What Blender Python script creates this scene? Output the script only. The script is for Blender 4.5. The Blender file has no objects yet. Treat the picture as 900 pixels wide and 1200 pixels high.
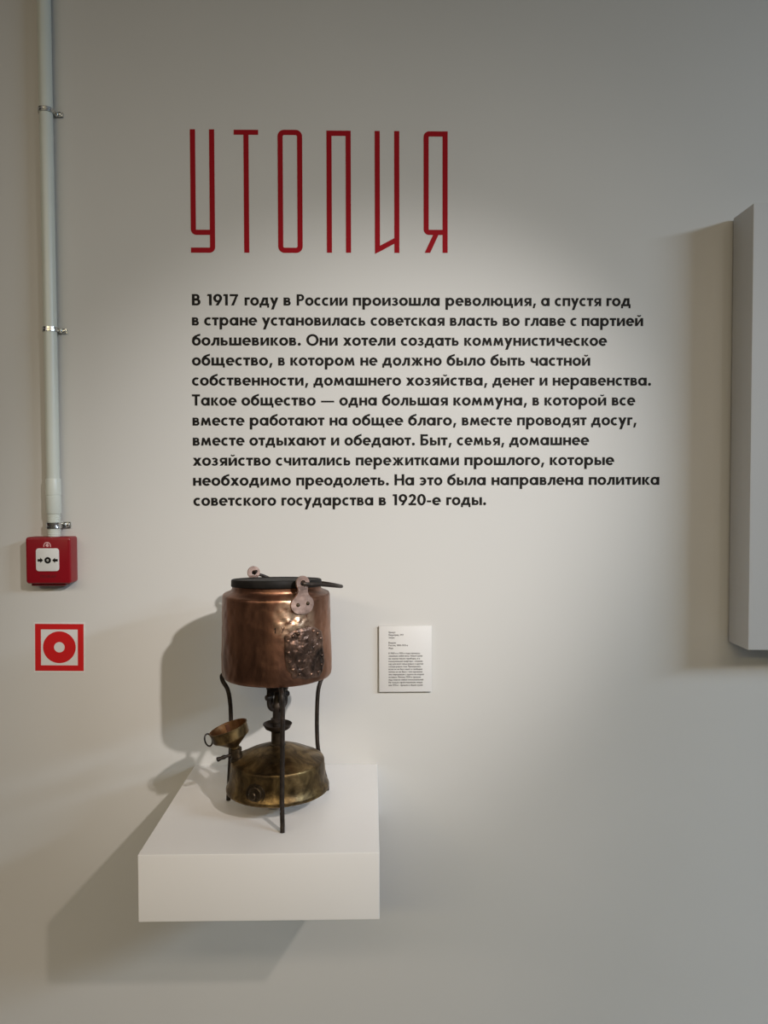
import bpy, math, random
from mathutils import Vector, Matrix, Euler, noise

# ------------------------------------------------------------------ units
# 1 u = 1.5 m / 900.  x: to the right, d: out from the wall, v: below eye level (eye at 1.5 m)
U = 1.5 / 900.0
EYE = 1.5
C = bpy.context.scene.collection
rad = math.radians

def P(x, d, v):
    return Vector((x * U, -d * U, EYE - v * U))

# ------------------------------------------------------------------ camera
cam_data = bpy.data.cameras.new('camera')
cam_data.sensor_fit = 'VERTICAL'
cam_data.sensor_height = 36.0
cam_data.lens = 27.0
cam_data.clip_start = 0.02
cam = bpy.data.objects.new('camera', cam_data)
C.objects.link(cam)
cam.location = (0, -1.5, EYE)
YAW, PITCH, ROLL = 0.95, 1.76, 0.12
cam_rot = (Matrix.Rotation(rad(-YAW), 3, 'Z') @ Matrix.Rotation(rad(90 - PITCH), 3, 'X')
           @ Matrix.Rotation(rad(-ROLL), 3, 'Z'))
cam.rotation_euler = cam_rot.to_euler()
bpy.context.scene.camera = cam

def at(px, py, d=0.0):
    """(x, v) in u of the point at distance d from the wall on the sight line of a photo position."""
    ray = cam_rot @ Vector(((px - 450) / 900.0, (600 - py) / 900.0, -1.0))
    t = (1.5 - d * U) / ray.y
    return ray.x * t / U, -ray.z * t / U

# ------------------------------------------------------------------ world, lights, exposure
scene = bpy.context.scene
scene.view_settings.view_transform = 'Standard'
scene.view_settings.look = 'None'
scene.view_settings.exposure = -0.04
scene.view_settings.gamma = 1.0
scene.view_settings.use_curve_mapping = False

world = bpy.data.worlds.new('world')
scene.world = world
world.use_nodes = True
bg = world.node_tree.nodes['Background']
bg.inputs['Color'].default_value = (1.0, 0.93, 0.80, 1)
bg.inputs['Strength'].default_value = 0.01

def spot(name, loc, target, energy, color, angle, blend, radius):
    l = bpy.data.lights.new(name, 'SPOT')
    l.energy = energy; l.color = color; l.spot_size = rad(angle); l.spot_blend = blend
    l.shadow_soft_size = radius
    o = bpy.data.objects.new(name, l); C.objects.link(o)
    o.location = loc
    o.rotation_euler = (target - loc).to_track_quat('-Z', 'Y').to_euler()
    return o

def area(name, loc, target, energy, color, sx, sy):
    l = bpy.data.lights.new(name, 'AREA')
    l.shape = 'RECTANGLE'; l.size = sx; l.size_y = sy; l.energy = energy; l.color = color
    o = bpy.data.objects.new(name, l); C.objects.link(o)
    o.location = loc
    o.rotation_euler = (target - loc).to_track_quat('-Z', 'Y').to_euler()
    return o

# track head on the text; spill and shelf lamps added to widen its light
spot('track_spot', P(677, 1332, -617), P(-10, 0, 35), 180, (1.0, 0.972, 0.96), 28, 1.0, 0.03)
spot('track_spot_spill', P(677, 1332, -617), P(-120, 0, 40), 22, (1.0, 0.95, 0.90), 48, 1.0, 0.03)
spot('added_shelf_spot', P(677, 1332, -617), P(-200, 0, 480), 46, (1.0, 0.84, 0.72), 32, 1.0, 0.03)  # added lamp, brightens the shelf and the wall around it
# rows of ceiling floods across the room, tipped down: cool ones to the right, warm ones ahead and to the left
def flood(name, x, d, v, aim_x, energy, color, length, aim_v=900):
    o = area(name, P(x, d, v), P(aim_x, 0, aim_v), energy, color, length, 0.2)
    o.data.spread = rad(95)
flood('cool_flood_row', 2150, 1360, -800, 700, 28.0, (0.62, 0.80, 1.0), 1.5, 800)
flood('warm_flood_row', 400, 1800, -845, 400, 7.0, (1.0, 0.86, 0.68), 2.6)
flood('warm_flood_row_left', -1500, 1800, -845, -900, 5.4, (1.0, 0.86, 0.78), 2.0, 600)
flood('warm_flood_row_far', -600, 2600, -845, -300, 8.4, (1.0, 0.86, 0.5), 2.4)

# ------------------------------------------------------------------ materials
def nodes_of(m):
    m.use_nodes = True
    nt = m.node_tree
    return nt, nt.nodes['Principled BSDF']

def plain(name, col, rough=0.5, metal=0.0, var=0.06, scale=40, bump=0.0, bscale=300, spec=0.5):
    """Colour with a slight procedural mottling and optional fine bump."""
    m = bpy.data.materials.new(name)
    nt, b = nodes_of(m)
    tc = nt.nodes.new('ShaderNodeTexCoord')
    n = nt.nodes.new('ShaderNodeTexNoise'); n.inputs['Scale'].default_value = scale; n.inputs['Detail'].default_value = 4
    r = nt.nodes.new('ShaderNodeValToRGB')
    r.color_ramp.elements[0].position = 0.3; r.color_ramp.elements[1].position = 0.7
    r.color_ramp.elements[0].color = tuple(c * (1 - var) for c in col) + (1,)
    r.color_ramp.elements[1].color = tuple(min(1, c * (1 + var)) for c in col) + (1,)
    nt.links.new(tc.outputs['Object'], n.inputs['Vector'])
    nt.links.new(n.outputs['Fac'], r.inputs['Fac'])
    nt.links.new(r.outputs['Color'], b.inputs['Base Color'])
    b.inputs['Roughness'].default_value = rough
    b.inputs['Metallic'].default_value = metal
    b.inputs['Specular IOR Level'].default_value = spec
    if bump:
        n2 = nt.nodes.new('ShaderNodeTexNoise'); n2.inputs['Scale'].default_value = bscale; n2.inputs['Detail'].default_value = 3
        bp = nt.nodes.new('ShaderNodeBump'); bp.inputs['Strength'].default_value = bump; bp.inputs['Distance'].default_value = 0.001
        nt.links.new(tc.outputs['Object'], n2.inputs['Vector'])
        nt.links.new(n2.outputs['Fac'], bp.inputs['Height'])
        nt.links.new(bp.outputs['Normal'], b.inputs['Normal'])
    return m

def old_metal(name, stops, rough=(0.3, 0.6), metal=1.0, scale=22, stretch=(1, 1, 1), bump=0.3, bscale=60, dent=0.0):
    """Tarnished sheet metal: blotchy colour ramp, blotchy roughness, dents."""
    m = bpy.data.materials.new(name)
    nt, b = nodes_of(m)
    N = nt.nodes.new; L = nt.links.new
    tc = N('ShaderNodeTexCoord')
    mp = N('ShaderNodeMapping'); mp.inputs['Scale'].default_value = stretch
    L(tc.outputs['Object'], mp.inputs['Vector'])
    n = N('ShaderNodeTexNoise'); n.inputs['Scale'].default_value = scale; n.inputs['Detail'].default_value = 8
    n.inputs['Roughness'].default_value = 0.62; n.inputs['Distortion'].default_value = 0.6
    L(mp.outputs['Vector'], n.inputs['Vector'])
    r = N('ShaderNodeValToRGB')
    els = r.color_ramp.elements
    while len(els) < len(stops): els.new(0.5)
    for e, (p, c) in zip(els, stops):
        e.position = p; e.color = tuple(c) + (1,)
    L(n.outputs['Fac'], r.inputs['Fac'])
    L(r.outputs['Color'], b.inputs['Base Color'])
    n3 = N('ShaderNodeTexNoise'); n3.inputs['Scale'].default_value = scale * 1.7; n3.inputs['Detail'].default_value = 5
    L(mp.outputs['Vector'], n3.inputs['Vector'])
    mr = N('ShaderNodeMapRange')
    mr.inputs['From Min'].default_value = 0.3; mr.inputs['From Max'].default_value = 0.7
    mr.inputs['To Min'].default_value = rough[0]; mr.inputs['To Max'].default_value = rough[1]
    L(n3.outputs['Fac'], mr.inputs['Value'])
    L(mr.outputs['Result'], b.inputs['Roughness'])
    b.inputs['Metallic'].default_value = metal
    n2 = N('ShaderNodeTexNoise'); n2.inputs['Scale'].default_value = bscale; n2.inputs['Detail'].default_value = 4
    L(tc.outputs['Object'], n2.inputs['Vector'])
    bp = N('ShaderNodeBump'); bp.inputs['Strength'].default_value = bump; bp.inputs['Distance'].default_value = 0.002
    L(n2.outputs['Fac'], bp.inputs['Height'])
    if dent:
        v = N('ShaderNodeTexVoronoi'); v.inputs['Scale'].default_value = 75; v.feature = 'SMOOTH_F1'
        L(tc.outputs['Object'], v.inputs['Vector'])
        bp2 = N('ShaderNodeBump'); bp2.inputs['Strength'].default_value = dent; bp2.inputs['Distance'].default_value = 0.003
        L(v.outputs['Distance'], bp2.inputs['Height'])
        L(bp.outputs['Normal'], bp2.inputs['Normal'])
        L(bp2.outputs['Normal'], b.inputs['Normal'])
    else:
        L(bp.outputs['Normal'], b.inputs['Normal'])
    return m

M_wall = plain('wall_paint', (0.60, 0.585, 0.555), 0.62, var=0.012, scale=3, bump=0.05, bscale=500)
M_floor = plain('floor_concrete', (0.42, 0.41, 0.39), 0.5, var=0.1, scale=6)
M_ceil = plain('ceiling_paint', (0.25, 0.24, 0.22), 0.8)
M_shelf = plain('shelf_white', (0.86, 0.835, 0.81), 0.38, var=0.01, scale=8)
M_box = plain('panel_grey', (0.60, 0.60, 0.60), 0.55, var=0.01, scale=8)
M_boxback = plain('panel_backing', (0.2, 0.19, 0.18), 0.7)
M_red = plain('title_red_vinyl', (0.33, 0.004, 0.011), 0.55, var=0.02, spec=0.1)
M_black = plain('text_black_vinyl', (0.008, 0.007, 0.006), 0.6, var=0.02, spec=0.15)
M_pipe = plain('conduit_grey_plastic', (0.66, 0.69, 0.63), 0.35, var=0.03, scale=12)
M_zinc = plain('zinc_steel', (0.62, 0.63, 0.62), 0.25, metal=1.0, var=0.08, scale=200)
M_alarm = plain('alarm_red_plastic', (0.26, 0.006, 0.013), 0.28, var=0.03)
M_alarmdark = plain('alarm_dark_red', (0.13, 0.006, 0.010), 0.4)
M_alarmpale = plain('alarm_pale_print', (0.72, 0.42, 0.42), 0.5)
M_white = plain('white_plastic', (0.76, 0.76, 0.74), 0.35, var=0.02)
M_signred = plain('sign_red', (0.56, 0.010, 0.012), 0.4, var=0.02)
M_card = plain('card_white', (0.69, 0.67, 0.645), 0.5, var=0.01)
M_cardedge = plain('card_edge', (0.20, 0.18, 0.16), 0.6)
M_ink = plain('card_ink', (0.06, 0.055, 0.05), 0.6)
M_copper = old_metal('aged_copper', [(0.28, (0.060, 0.030, 0.019)), (0.43, (0.17, 0.080, 0.048)), (0.56, (0.25, 0.118, 0.070)), (0.70, (0.35, 0.175, 0.105)), (0.85, (0.46, 0.26, 0.165))],
                     (0.26, 0.48), 0.88, 17, (1, 1, 0.4), 0.6, 30, 0.12)
def painted_glint(m, centre, radius, col):
    """Lamp glint painted into the metal colour around one place on the body."""
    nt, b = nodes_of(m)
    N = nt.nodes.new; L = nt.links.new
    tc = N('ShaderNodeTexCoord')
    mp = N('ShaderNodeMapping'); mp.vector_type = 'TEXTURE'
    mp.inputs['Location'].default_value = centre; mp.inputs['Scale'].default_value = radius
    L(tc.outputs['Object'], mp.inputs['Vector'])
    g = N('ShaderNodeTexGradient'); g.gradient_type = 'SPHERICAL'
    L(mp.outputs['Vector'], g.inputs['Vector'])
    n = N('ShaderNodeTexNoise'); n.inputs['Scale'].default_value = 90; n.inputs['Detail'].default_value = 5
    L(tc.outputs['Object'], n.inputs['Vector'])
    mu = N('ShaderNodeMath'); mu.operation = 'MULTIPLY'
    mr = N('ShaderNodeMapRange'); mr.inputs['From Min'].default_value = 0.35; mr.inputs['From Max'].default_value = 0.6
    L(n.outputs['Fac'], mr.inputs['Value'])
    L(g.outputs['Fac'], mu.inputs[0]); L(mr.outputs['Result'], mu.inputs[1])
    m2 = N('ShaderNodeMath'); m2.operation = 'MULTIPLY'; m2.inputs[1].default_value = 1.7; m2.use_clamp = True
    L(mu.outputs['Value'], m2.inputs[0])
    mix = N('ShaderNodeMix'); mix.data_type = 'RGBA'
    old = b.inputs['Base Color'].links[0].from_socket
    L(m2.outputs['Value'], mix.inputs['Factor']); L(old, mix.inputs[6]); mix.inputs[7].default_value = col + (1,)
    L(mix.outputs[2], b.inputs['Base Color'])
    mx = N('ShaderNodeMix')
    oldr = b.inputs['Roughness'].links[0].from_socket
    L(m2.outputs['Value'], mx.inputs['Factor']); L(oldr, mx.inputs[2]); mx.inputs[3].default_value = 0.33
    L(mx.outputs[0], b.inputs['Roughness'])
painted_glint(M_copper, (24.5 * U, -50 * U, 64 * U), (24 * U, 24 * U, 30 * U), (0.88, 0.60, 0.40))  # spotlight glint painted as brighter copper below the front lug
M_patch = old_metal('patched_copper', [(0.32, (0.03, 0.022, 0.018)), (0.46, (0.12, 0.072, 0.052)), (0.60, (0.26, 0.155, 0.11)), (0.80, (0.48, 0.33, 0.26))],
                    (0.26, 0.5), 0.9, 42, (1, 1, 0.7), 0.7, 85, 0.35)
M_ear = old_metal('worn_copper_lug', [(0.3, (0.36, 0.22, 0.17)), (0.6, (0.56, 0.39, 0.32)), (0.8, (0.68, 0.52, 0.45))], (0.34, 0.55), 0.8, 60, bump=0.3)
M_brass = old_metal('tarnished_brass', [(0.30, (0.032, 0.021, 0.011)), (0.44, (0.105, 0.068, 0.030)), (0.56, (0.20, 0.132, 0.056)), (0.70, (0.33, 0.228, 0.098)), (0.85, (0.43, 0.31, 0.14))],
                    (0.28, 0.55), 0.9, 34, (1, 1, 0.8), 0.35, 70)
M_brassin = old_metal('funnel_inside', [(0.3, (0.10, 0.05, 0.02)), (0.6, (0.24, 0.12, 0.05)), (0.8, (0.34, 0.2, 0.08))], (0.35, 0.55), 0.85, 40)
M_iron = old_metal('blackened_iron', [(0.3, (0.018, 0.014, 0.011)), (0.6, (0.050, 0.037, 0.029)), (0.8, (0.11, 0.08, 0.062))], (0.4, 0.62), 0.6, 70, bump=0.3, bscale=200)
M_lid = plain('sooty_lid', (0.010, 0.0085, 0.0075), 0.6, var=0.4, scale=60, spec=0.2)
M_bronze = old_metal('dark_bronze', [(0.3, (0.03, 0.021, 0.014)), (0.6, (0.08, 0.057, 0.034)), (0.8, (0.16, 0.12, 0.07))], (0.35, 0.55), 0.85, 60)

# ------------------------------------------------------------------ mesh building
class MB:
    """Collects faces in (x, d, v) units and links them as one mesh object."""
    def __init__(self): self.v = []; self.f = []
    def add(self, verts, faces):
        o = len(self.v); self.v += [tuple(p) for p in verts]
        self.f += [tuple(i + o for i in f) for f in faces]
    def box(self, x0, x1, d0, d1, v0, v1):
        vs = [(x, d, v) for v in (v0, v1) for d in (d0, d1) for x in (x0, x1)]
        self.add(vs, [(0, 1, 3, 2), (4, 6, 7, 5), (0, 4, 5, 1), (2, 3, 7, 6), (0, 2, 6, 4), (1, 5, 7, 3)])
    def prism(self, pts, d0, d1):
        """Outline in (x, v), extruded from d0 (back) to d1 (front)."""
        n = len(pts)
        vs = [(x, d1, v) for x, v in pts] + [(x, d0, v) for x, v in pts]
        fs = [tuple(range(n)), tuple(range(2 * n - 1, n - 1, -1))]
        fs += [(i, n + i, n + (i + 1) % n, (i + 1) % n) for i in range(n)]
        self.add(vs, fs)
    def strip(self, outer, inner, d0, d1, closed=False):
        """Band between two equal-length outlines in (x, v)."""
        n = len(outer); vs = []
        for d in (d1, d0):
            vs += [(x, d, v) for x, v in outer] + [(x, d, v) for x, v in inner]
        fs = []
        for i in range(n if closed else n - 1):
            j = (i + 1) % n
            fs += [(i, j, n + j, n + i), (2*n + i, 3*n + i, 3*n + j, 2*n + j),
                   (i, 2*n + i, 2*n + j, j), (n + i, n + j, 3*n + j, 3*n + i)]
        if not closed:
            fs += [(0, n, 3*n, 2*n), (n - 1, 3*n - 1, 4*n - 1, 2*n - 1)]
        self.add(vs, fs)
    def lathe(self, prof, org, axis=(0, 0, -1), seg=64, a0=0.0, a1=2 * math.pi):
        """prof: (r, h) along axis from org."""
        ax = Vector(axis).normalized()
        e1 = ax.orthogonal().normalized(); e2 = ax.cross(e1)
        org = Vector(org)
        vs = []; fs = []; idx = []
        for r, h in prof:
            if abs(r) < 1e-6:
                idx.append([len(vs)] * seg); vs.append(org + ax * h)
            else:
                row = []
                for k in range(seg):
                    a = 2 * math.pi * k / seg
                    row.append(len(vs)); vs.append(org + ax * h + (e1 * math.cos(a) + e2 * math.sin(a)) * r)
                idx.append(row)
        for i in range(len(prof) - 1):
            for k in range(seg):
                k2 = (k + 1) % seg
                q = [idx[i][k], idx[i][k2], idx[i + 1][k2], idx[i + 1][k]]
                q2 = []
                for t in q:
                    if t not in q2: q2.append(t)
                if len(q2) > 2: fs.append(tuple(q2))
        self.add(vs, fs)
    def tube(self, pts, r, seg=12, smooth=6, closed=False):
        pts = [Vector(p) for p in pts]
        rs = r if isinstance(r, (list, tuple)) else [r] * len(pts)
        if smooth > 1:
            n = len(pts); out = []; ro = []
            rng = n if closed else n - 1
            for i in range(rng):
                g = (lambda k: pts[k % n]) if closed else (lambda k: pts[min(max(k, 0), n - 1)])
                p0, p1, p2, p3 = g(i - 1), g(i), g(i + 1), g(i + 2)
                for s in range(smooth):
                    t = s / smooth
                    out.append(0.5 * ((2 * p1) + (p2 - p0) * t + (2 * p0 - 5 * p1 + 4 * p2 - p3) * t * t + (3 * p1 - p0 - 3 * p2 + p3) * t ** 3))
                    ro.append(rs[i] * (1 - t) + rs[(i + 1) % n] * t)
            if not closed: out.append(pts[-1]); ro.append(rs[-1])
            pts, rs = out, ro
        n = len(pts); vs = []; fs = []
        tan = []
        for i in range(n):
            a = pts[(i - 1) % n] if closed or i > 0 else pts[0]
            b = pts[(i + 1) % n] if closed or i < n - 1 else pts[-1]
            tan.append((b - a).normalized())
        e = tan[0].orthogonal().normalized()
        for i in range(n):
            e = (e - tan[i] * e.dot(tan[i])).normalized(); f = tan[i].cross(e)
            for k in range(seg):
                a = 2 * math.pi * k / seg
                vs.append(pts[i] + (e * math.cos(a) + f * math.sin(a)) * rs[i])
        for i in range(n if closed else n - 1):
            j = (i + 1) % n
            for k in range(seg):
                k2 = (k + 1) % seg
                fs.append((i * seg + k, i * seg + k2, j * seg + k2, j * seg + k))
        if not closed:
            fs.append(tuple(range(seg - 1, -1, -1))); fs.append(tuple((n - 1) * seg + k for k in range(seg)))
        self.add(vs, fs)
    def build(self, name, mat, parent=None, smooth=True, bevel=0.0, bseg=3, origin=None):
        root = parent
        while root is not None and root.parent is not None: root = root.parent
        if root is not None: off = Vector(root.location)
        elif origin is not None: off = P(*origin)
        else: off = Vector((0, 0, 0))
        me = bpy.data.meshes.new(name)
        me.from_pydata([P(*p) - off for p in self.v], [], self.f)
        import bmesh
        bm = bmesh.new(); bm.from_mesh(me)
        bmesh.ops.recalc_face_normals(bm, faces=bm.faces)
        if bevel:
            es = [e for e in bm.edges if len(e.link_faces) == 2 and e.calc_face_angle(0) > 0.6]
            bmesh.ops.bevel(bm, geom=es, offset=bevel * U, segments=bseg, profile=0.5, affect='EDGES')
        bm.to_mesh(me); bm.free()
        if smooth:
            for p in me.polygons: p.use_smooth = True
            me.set_sharp_from_angle(angle=rad(38))
        me.materials.append(mat)
        o = bpy.data.objects.new(name, me); C.objects.link(o)
        if parent is not None: o.parent = parent
        else: o.location = off
        return o

def tag(o, label, cat, group=None):
    o['label'] = label; o['category'] = cat
    if group: o['group'] = group
    return o

def thing(name, org, label, cat, group=None):
    o = bpy.data.objects.new(name, None); C.objects.link(o)
    o.empty_display_size = 0.02
    o.location = P(*org)
    return tag(o, label, cat, group)

def arc_pts(cx, cy, rx, ry, a0, a1, n):
    return [(cx + rx * math.cos(rad(a0 + (a1 - a0) * i / n)), cy + ry * math.sin(rad(a0 + (a1 - a0) * i / n))) for i in range(n + 1)]

# ------------------------------------------------------------------ setting
def structure(mb, name, mat):
    o = mb.build(name, mat, smooth=False); o['kind'] = 'structure'; return o
b = MB(); b.box(-1900, 1900, -60, 0, -960, 900); structure(b, 'wall_back', M_wall)
b = MB(); b.box(-1900, 1900, -60, 3000, 900, 950); structure(b, 'floor', M_floor)
b = MB(); b.box(-1900, 1900, -60, 3000, -1010, -960); structure(b, 'ceiling', M_ceil)

# ------------------------------------------------------------------ white shelf
SH_T = 326.0
shelf = MB(); shelf.box(-209, 6.5, 0, 222, SH_T, 387)
o = shelf.build('wall_shelf', M_shelf, bevel=0.7, origin=(-101, 0, 387))
tag(o, 'thick white box shelf fixed to the wall, carrying the brass stove and copper pot', 'shelf')

# ------------------------------------------------------------------ wall panel at the right edge
t = thing('wall_panel', (640, 0, 182), 'tall grey box-shaped panel on the wall, cut off by the right edge of the photo', 'panel')
b = MB(); b.box(422, 900, 4, 51, -313, 182); b.build('panel_box', M_box, t, bevel=0.5)
b = MB(); b.box(425, 897, 0, 4, -310, 179); b.build('backing_frame', M_boxback, t, smooth=False)

# ------------------------------------------------------------------ brass stove
XC, DC = -96.0, 123.0
def pol(r, az, v):          # azimuth from the viewer's side, positive to the right
    return (XC + r * math.sin(rad(az)), DC + r * math.cos(rad(az)), v)

stove = thing('paraffin_stove', (XC, DC, SH_T), 'tarnished brass table stove on three thin iron legs, standing on the white shelf', 'stove')
b = MB()
prof = [(0, 307), (30, 307), (47, 305.8), (50.5, 305.2), (52, 304.2), (52.2, 302.6), (51.6, 300.6), (50.2, 298.5), (49, 295), (48.3, 289), (47.8, 282), (47.3, 278),
        (47.2, 276.2), (46.4, 275), (45.2, 274.6), (43, 273.4), (38, 271), (31, 267.6), (24, 264.9), (17, 262.7), (11, 261.2), (8, 260.6), (0, 260.2)]
b.lathe([(r, -v) for r, v in prof], (XC, DC, 0), seg=96)
tank = b.build('fuel_tank', M_brass, stove)

b = MB()     # riser with collar
b.lathe([(r, -v) for r, v in [(0, 262), (8.2, 262), (8.2, 259.5), (6.6, 258.5), (6.4, 250), (6.4, 244), (5.2, 243), (0, 243)]], (XC, DC, 0), seg=32)
b.build('riser_tube', M_bronze, stove)
b = MB()     # spirit cup
b.lathe([(r, -v) for r, v in [(4, 246), (8, 246), (12.5, 243.5), (14.8, 239.2), (14.3, 238.8), (12, 241.8), (7.5, 243.8), (4, 243.8)]], (XC, DC, 0), seg=48)
b.build('spirit_cup', M_iron, stove)
b = MB()     # burner column and head
b.lathe([(r, -v) for r, v in [(0, 246), (5.0, 246), (5.2, 238), (6.8, 237), (6.8, 234), (5.0, 233), (4.8, 226), (5.8, 224), (5.8, 220), (4.6, 218), (3.4, 212), (3.2, 206), (6, 205),
                               (10, 204.5), (11.2, 203), (11.2, 196.5), (9.5, 195), (9.5, 193.6), (0, 193.4)]], (XC, DC, 0), seg=40)
burner = b.build('burner', M_iron, stove)
for k in range(4):
    a = 90 * k + 42
    b = MB()
    q = lambda r, v: pol(r, a, v)
    b.tube([q(3.5, 224), q(7, 223.2), q(9.9, 219.5), q(10.6, 214), q(10.6, 208), q(10.2, 203)], 2.1, 10)
    b.build('vapour_tube', M_iron, burner)
    b = MB()
    b.lathe([(0, 8.5), (2.8, 8.5), (3.0, 12.4), (2.5, 13.8), (0, 14.2)], (XC, DC, 210.5), (math.sin(rad(a)), math.cos(rad(a)), 0), 16)
    b.build('tube_plug', M_iron, burner)

# legs
def leg(pts, label=None):
    b = MB(); b.tube(pts, 2.25, 12, 6)
    return b.build('leg', M_iron, stove)
def ld(x, d, v): return (x, d, v)
# front leg
fx, fd = 10.7, 57.0
def lp(ox, od, s, v): return (XC + ox * s, DC + od * s, v)
leg([lp(11, 57.5, 1.0, SH_T - 0.3), lp(11, 56.6, 1, 318), lp(10.6, 55.6, 1, 300), lp(10.8, 54.6, 1, 275), lp(11.2, 54.2, 1, 245), lp(11.6, 54.6, 1, 218), lp(12, 57, 1, 207),
     lp(12, 60.5, 1, 199.5), lp(11.6, 59.5, 1, 194), lp(10.5, 54, 1, 192.2), lp(8, 40, 1, 192.0)])
leg([lp(-54.5, -20, 1.0, SH_T - 0.3), lp(-54, -20, 1, 318), lp(-53, -19.6, 1, 300), lp(-51.5, -19, 1, 275), lp(-50.7, -18.8, 1, 245), lp(-51.5, -19, 1, 222), lp(-54.2, -20, 1, 209),
     lp(-59.5, -21.8, 1, 200.5), lp(-60, -21.8, 1, 194.5), lp(-54, -19.6, 1, 192.2), lp(-38, -14, 1, 192.0)])
leg([lp(47.6, -45, 1.0, SH_T - 0.3), lp(47, -44, 1, 318), lp(43, -41.5, 1, 300), lp(38.6, -38.5, 1, 280), lp(37.4, -38, 1, 262), lp(37.4, -38, 1, 240), lp(38.5, -39, 1, 218), lp(41, -41, 1, 207),
     lp(44, -44, 1, 200), lp(43.5, -43.5, 1, 194.4), lp(38, -38, 1, 192.2), lp(26, -26, 1, 192.0)])

# pump cap on the front of the tank
az = -19.5
ax = (math.sin(rad(az)), math.cos(rad(az)), -0.08)
b = MB()
b.lathe([(0, 42), (10.2, 42), (10.2, 48.4), (9.7, 49.5), (8.8, 49.6), (8.3, 48.9), (7.6, 49.0), (7.2, 50.4), (6.2, 50.9), (5.4, 50.2), (0, 50.0)], (XC, DC, 297.5), ax, 40)
pump = b.build('pump_cap', M_bronze, stove)
b = MB()
b.lathe([(0, 49), (2.2, 49), (2.4, 52.5), (3.8, 53.2), (4.0, 55.6), (3.2, 56.4), (0, 56.6)], (XC, DC, 297.5), ax, 28)
b.build('pump_knob', M_bronze, pump)

# filler neck with release screw
FX, FD, FV = -40.0, 7.0, 272.0
fo = (XC + FX, DC + FD, FV)
tilt = Vector((-0.17, 0.02, -1)).normalized()
b = MB()
b.lathe([(0, -3), (7.4, -3), (7.2, 0.5), (5.7, 1.6), (5.6, 7.2), (6.2, 7.8), (6.2, 10.2), (5.4, 10.8), (4.7, 10.8), (4.6, 6), (0, 6)], fo, tilt, 32)
neck = b.build('filler_neck', M_bronze, stove)
b = MB()
sp = Vector(fo) + tilt * 4.2
b.tube([sp + Vector((-4.5, 1, 0)), sp + Vector((-9, 2, 1.2)), sp + Vector((-13, 3, 2.2))], 1.5, 10, 3)
for s in (0, 1):
    pass
b.tube([sp + Vector((-9.6, 2.2, 1.3)), sp + Vector((-12, 2.7, 2.0)), sp + Vector((-15, 3.4, 2.9)), sp + Vector((-18, 4, 3.8)), sp + Vector((-19.2, 4.3, 4.2))],
       [1.4, 2.3, 1.7, 2.5, 1.5], 10, 5)
b.build('release_screw', M_iron, neck)

# ------------------------------------------------------------------ funnel resting in the filler neck
fa = Vector((-math.sin(rad(18)), 0.03, -math.cos(rad(18)))).normalized()
fb = Vector(fo) + tilt * 10.2
funnel = thing('filling_funnel', tuple(fb), 'small brass funnel tilted in the filler opening at the left of the stove', 'funnel')
b = MB()
b.lathe([(3.6, -4.0), (4.3, -4.0), (4.6, 2.2), (5.4, 3.0), (9, 5.6), (14.5, 9.8), (18.2, 12.2), (18.7, 13.0), (18.7, 14.0), (19.0, 21.8), (19.7, 22.2), (19.7, 23.2), (19.0, 23.4), (18.4, 23.0),
         (18.1, 13.8), (13.8, 10.2), (8.4, 6.2), (4.6, 3.4), (3.7, 2.0), (3.6, -4.0)], fb, fa, 64)
bowl = b.build('funnel_bowl', M_brass, funnel)
bowl.data.materials.append(M_brassin)
for p_ in bowl.data.polygons:
    if p_.index >= 12 * 64: p_.material_index = 1
b = MB()   # solder seam inside
e1 = Vector((fa.z, 0, -fa.x)).normalized()         # in-plane, left/right
if e1.x > 0: e1 = -e1                               # points left
e2 = Vector((0, 1, 0))
sdir = (e1 * 0.28 - e2 * 0.96).normalized()
side = fa.cross(sdir)
vs = []
for h in (13.4, 22.4):
    for w in (-1.7, 1.7):
        for rr in (17.3, 18.6):
            vs.append(fb + fa * h + sdir * rr + side * w)
b.add(vs, [(0, 1, 3, 2), (4, 6, 7, 5), (0, 4, 5, 1), (2, 3, 7, 6), (0, 2, 6, 4), (1, 5, 7, 3)])
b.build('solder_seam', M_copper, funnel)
b = MB()   # ring handle
rc = fb + fa * 17.3 + e1 * 22.2 + e2 * 2
ring = []
for k in range(16):
    a = 2 * math.pi * k / 16
    ring.append(rc + fa * (6.3 * math.cos(a)) + (e1 * 0.72 + e2 * 0.7).normalized() * (4.0 * math.sin(a)))
b.tube(ring, 0.85, 8, 3, closed=True)
b.build('ring_handle', M_iron, funnel)

# ------------------------------------------------------------------ copper pot
PB = 189.4
pot = thing('copper_pot', (XC, DC, PB), 'dented brown copper pot with riveted lugs, resting on top of the stove', 'pot')
def pot_bulge(az_, v):
    g = math.exp(-((az_ - 29) / 17) ** 2 - ((v - 148) / 17) ** 2)
    return 1.9 * g
b = MB()
prof = [(0, 190.0), (40, 189.9), (50, 189.6), (53, 188.6), (54.3, 186.6), (54.8, 183), (55.0, 170), (54.8, 150), (54.5, 130), (54.2, 115), (54.2, 108.5), (54.0, 106.6), (53.2, 105.4),
        (52, 104.8), (48.5, 103.4), (46, 102.2), (44.9, 100.9), (44.4, 99), (44.4, 97.2), (44.4, 96.4), (43.2, 96.4), (43.0, 99), (43.6, 103), (52, 106.8), (53, 112), (53.4, 150), (53.2, 182), (51, 187.4), (0, 188.2)]
fine = []
for (r0, v0), (r1, v1) in zip(prof, prof[1:]):
    k = max(1, int(abs(v1 - v0) / 1.6)) if r0 > 50 and r1 > 50 else 1
    fine += [(r0 + (r1 - r0) * i / k, v0 + (v1 - v0) * i / k) for i in range(k)]
fine.append(prof[-1])
b.lathe([(r, -v) for r, v in fine], (XC, DC, 0), seg=200)
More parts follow.
